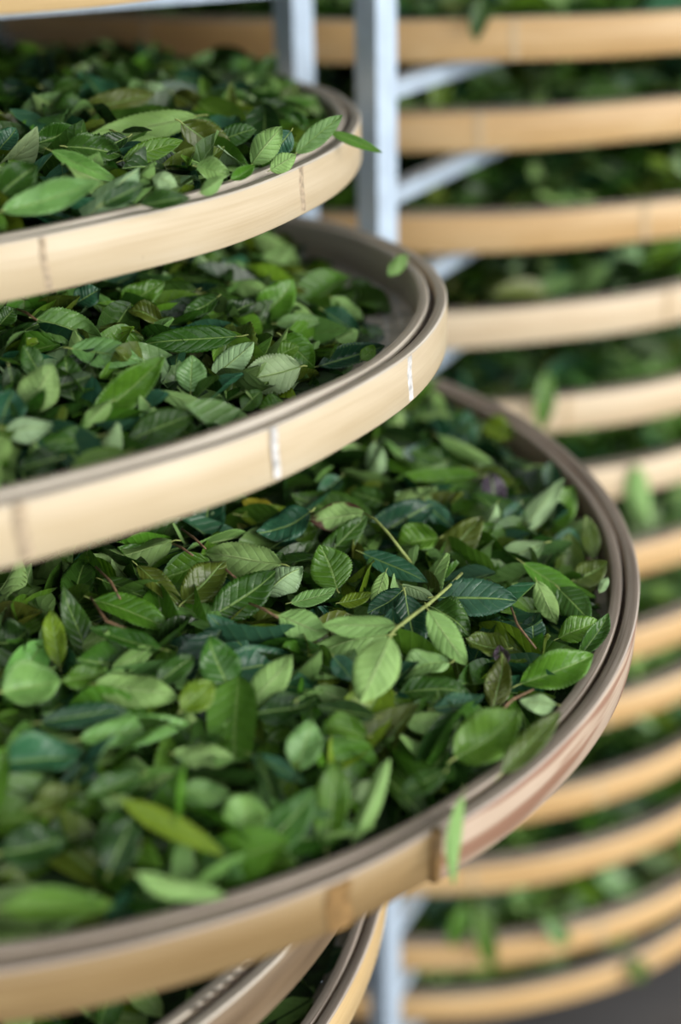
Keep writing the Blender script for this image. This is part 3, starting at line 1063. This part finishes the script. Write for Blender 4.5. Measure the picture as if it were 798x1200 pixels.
# more single leaves on the three open trays, wherever the picked ones leave room
N_EXTRA = {1: 30, 2: 30, 3: 60}
WT = (['top'] * 6 + ['mid'] * 4 + ['dark'] * 4 + ['olive'] * 2 + ['under'] * 5 + ['pale'] * 2 + ['blue'] * 3 + ['teal'] * 2 + ['lime'])


def rand_frame(p, n, yaw):
    x = Vector((math.cos(yaw), math.sin(yaw), 0))
    x = (x - n * x.dot(n)).normalized()
    y = n.cross(x)
    return x, y


for k, want in N_EXTRA.items():
    t = TR[k]
    got = tries = 0
    while got < want and tries < 20000:
        tries += 1
        r = t['R'] * math.sqrt(random.random()) * 0.9
        a = random.uniform(0, 2 * math.pi)
        x, y = r * math.cos(a), r * math.sin(a)
        if (k == 2 and r > 0.42) or r > t['R'] - 0.06:
            continue
        p = t['M'] @ Vector((x, y, hz(k, x, y) + 0.004))
        px, py, dz = project(p)
        if not (-20 < px < 790 and 0 < py < 1150):
            continue
        if any(kk == k and (p - c).length < 0.55 * hl + 0.012 for kk, c, hl in HERO):
            continue
        got += 1
        L = random.uniform(0.05, 0.078)
        W = L * random.uniform(0.36, 0.46)
        kind = random.choice(WT)
        n = Vector((random.gauss(0, .5), random.gauss(-0.25, .5), 1)).normalized()
        ax, ay = rand_frame(p, n, random.uniform(0, 6.28))
        if kind == 'under':
            n, ay = -n, -ay
        mm = Matrix((ax, ay, n)).transposed().to_4x4()
        mm.translation = p - ax * L * 0.5
        HERO.append((k, p, L * 0.5))
        var = random.randrange(CURLVAR)
        mm = clear_leaf(k, mm, L, W, var)
        put_leaf(mm, L, W, kind, var, f'{LOOK[kind]} tea leaf {TRAYNAME[k]}', f'{LOOK[kind]} tea leaves {TRAYNAME[k]}')


# --- heaps: the uncountable rest of the leaves, one object for each tray
def templates(nu, nv, count, seed):
    out = []
    for i in range(count):
        r = random.Random(seed + i)
        out.append(leaf_grid(nu, nv, r.choice([.15, .3, .5, .8]), r.uniform(-.5, .5), r.uniform(-.5, .5), r.uniform(.04, .18), seed + i))
    return out


TPL_NEAR = templates(11, 5, 10, 500)
TPL_FAR = templates(7, 3, 8, 600)
PK = list(PAL.keys())
PW = np.array([4.5, 2.6, 5.5, 2, 2.0, 1.5, 2.4, 4, 1.2, 0, 0, .9])
PW = PW / PW.sum()


def heap(k, count, Rmax, tpl, name, label, matw, Lr=(0.05, 0.078), zoff=(-0.022, 0.001), rmin=0.0, mound=True, sp=0.62):
    r = np.sqrt(rng.uniform((rmin / Rmax) ** 2, 1, count)) * Rmax
    a = rng.uniform(0, 2 * np.pi, count)
    X, Y = r * np.cos(a), r * np.sin(a)
    Vs, Fs, Us, Cs, Ms = [], [], [], [], []
    off = 0
    if mound:  # dark sheet under the leaves, standing in for gap shade
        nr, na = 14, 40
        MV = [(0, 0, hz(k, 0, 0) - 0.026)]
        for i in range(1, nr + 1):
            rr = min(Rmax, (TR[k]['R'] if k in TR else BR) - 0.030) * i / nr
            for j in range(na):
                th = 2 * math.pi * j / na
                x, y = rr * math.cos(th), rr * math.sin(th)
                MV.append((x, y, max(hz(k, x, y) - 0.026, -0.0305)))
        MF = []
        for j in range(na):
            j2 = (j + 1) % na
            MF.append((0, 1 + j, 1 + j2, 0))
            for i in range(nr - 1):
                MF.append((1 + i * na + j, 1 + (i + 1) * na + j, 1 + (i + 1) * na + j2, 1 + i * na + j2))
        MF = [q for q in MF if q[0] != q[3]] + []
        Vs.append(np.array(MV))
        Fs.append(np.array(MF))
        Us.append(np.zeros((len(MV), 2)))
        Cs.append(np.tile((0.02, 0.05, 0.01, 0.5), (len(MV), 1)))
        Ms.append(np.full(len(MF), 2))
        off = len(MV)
    ks = rng.choice(len(PK), count, p=PW)
    for i in range(count):
        P, UVs, F = tpl[i % len(tpl)]
        L = rng.uniform(*Lr)
        W = L * rng.uniform(0.36, 0.47)
        n = Vector((rng.normal(0, sp), rng.normal(-0.1, sp), 1)).normalized()
        yaw = rng.uniform(0, 6.283)
        ax, ay = rand_frame(None, n, yaw)
        kind = PK[ks[i]]
        if kind in ('under', 'under2'):
            n, ay = -n, -ay
        Rm = np.array((ax, ay, n))
        q = (P - [0.5, 0, 0]) * [L, W, W]
        z = hz(k, X[i], Y[i]) + rng.uniform(*zoff)
        q = q @ Rm + [X[i], Y[i], z]
        rim = TR[k]['R'] if k in TR else BR
        rr = np.hypot(q[:, 0], q[:, 1])
        lim = rim - 0.027
        edge = rr > lim - 0.004
        if edge.any():
            if q[edge, 2].min() < 0.006:
                q[:, :2] -= np.array((X[i], Y[i])) / max(r[i], 1e-6) * max(rr.max() - lim, 0.0)
                rr = np.hypot(q[:, 0], q[:, 1])
                q[:, :2] *= np.where(rr > lim, lim / np.maximum(rr, 1e-6), 1.0)[:, None]
        if k >= 100:
            q[:, 2] = np.minimum(q[:, 2], BS - BH - 0.028)
        q[:, 2] = np.maximum(q[:, 2], -0.0308 if k in TR else -BH + 0.007)
        c = np.array(jitter(PAL[kind], 0.25))
        c[3] = rng.uniform()
        Vs.append(q)
        Fs.append(F + off)
        Us.append(UVs)
        Cs.append(np.tile(c, (len(P), 1)))
        Ms.append(np.full(len(F), 1 if kind in ('under', 'under2') else 0))
        off += len(P)
    V = np.vstack(Vs)
    me = mesh(name, V, np.vstack(Fs), [M['heap_upper'], M['heap_under'], M['gap_shade']], True, np.vstack(Us), np.concatenate(Ms))
    at = me.color_attributes.new('leaf_colour', 'FLOAT_COLOR', 'POINT')
    at.data.foreach_set('color', np.vstack(Cs).astype(np.float32).ravel())
    o = obj(name, me)
    o.matrix_world = matw
    tag(o, label, 'leaves', None, 'stuff')
    return o


heap(3, 2500, 0.49, TPL_NEAR, 'tea_leaf_heap', 'bed of many fresh tea leaves under the sprig in the wide tray', TR[3]['M'])
heap(2, 2300, 0.45, TPL_NEAR, 'tea_leaf_heap', 'bed of many fresh tea leaves on the woven mat of the chalky-marked tray', TR[2]['M'])
heap(1, 2500, 0.49, TPL_NEAR, 'tea_leaf_heap', 'bed of many fresh tea leaves in the heaped tray beside the posts', TR[1]['M'])
heap(4, 1500, 0.47, TPL_FAR, 'tea_leaf_heap', 'bed of many tea leaves in the tray with the stitched rim', TR[4]['M'])
heap(5, 1500, 0.48, TPL_FAR, 'tea_leaf_heap', 'bed of many tea leaves in the lowest near tray', TR[5]['M'])
heap(0, 1000, 0.48, TPL_FAR, 'tea_leaf_heap', 'bed of many tea leaves in the tray above the others', TR[0]['M'])
for i in range(13):
    which = {0: 'topmost far tray', 12: 'lowest far tray', 11: 'second lowest far tray'}.get(i, f'{ORD[i]} far tray down')
    heap(100 + i, 1700, BR - 0.01, TPL_FAR, 'tea_leaf_heap', f'bed of many tea leaves in the {which}', Matrix.Translation(FAR[i]['c']),
         Lr=(0.065, 0.10), zoff=(-0.020, 0.014), rmin=0.22, sp=0.75)


# ------------------------------------------------------------------ labels that tell the single leaves apart
def mark(k, px, py, phrase, reach):
    return (k, hit_heap(k, px, py, 0.01), phrase, reach)


MARKS = [
    mark(3, 480, 725, 'lying against the leafy sprig', 0.055), mark(3, 395, 605, 'beside the scorched leaf on a stalk', 0.05),
    mark(3, 302, 594, 'beside the yellow leaf', 0.05), mark(3, 578, 572, 'around the purple leaf by the back rim', 0.05),
    mark(3, 585, 770, 'around the small purple leaf tip', 0.04), mark(3, 512, 960, 'beside the splice of the weathered rim', 0.06),
    mark(3, 220, 640, 'among broken brown twigs', 0.05), mark(3, 310, 715, 'by the twig pointing at the sprig', 0.04),
    mark(2, 320, 445, 'at the edge of the bare woven mat', 0.05), mark(2, 420, 390, 'where the woven mat lies bare', 0.06),
    mark(2, 30, 370, 'by the brown twig under the cream rim', 0.06), mark(2, 160, 455, 'around the big upright bright leaf', 0.05),
    mark(1, 400, 160, 'near the leaf poking over the rim', 0.06), mark(1, 160, 150, 'around the long pale leaf', 0.06),
    mark(1, 330, 110, 'in front of the bare steel post', 0.08), mark(1, 40, 90, 'at the shaded rear of the heap', 0.10),
]
SHORT = {1: 'in the heaped tray', 2: 'in the chalky-marked tray', 3: 'in the sprig tray'}
for root, kind, c, L, W in LEAVES:
    if 'label' not in root or root['label'].startswith(('pale tea leaf with brown', 'narrow green leaf poking', 'small pale leaf caught')):
        continue
    g = root.get('group', '')
    k = 1 if TRAYNAME[1] in g else (2 if TRAYNAME[2] in g else 3)
    t = TR[k]
    q = t['Mi'] @ c
    near = [(d[1] - c).length / d[3] for d in MARKS]
    best = min((n_, d[2]) for n_, d in zip(near, MARKS) if d[0] == k)
    asp = W / L
    size = 'slim ' if asp < 0.30 else ('broad ' if asp > 0.56 else ('small ' if L < 0.042 else ('large ' if L > 0.070 else '')))
    if best[0] < 1:
        where = best[1]
    elif math.hypot(q.x, q.y) > t['R'] - 0.075:
        where = 'close to the rim'
    elif q.y > 0.05:
        where = 'in the far half, away from the rim'
    else:
        where = 'in the middle of the bed'
    root['label'] = f'{size}{LOOK[kind]} leaf {where}, {SHORT[k]}'
    root['group'] = f'{LOOK[kind]} leaves {where}, {SHORT[k]}'
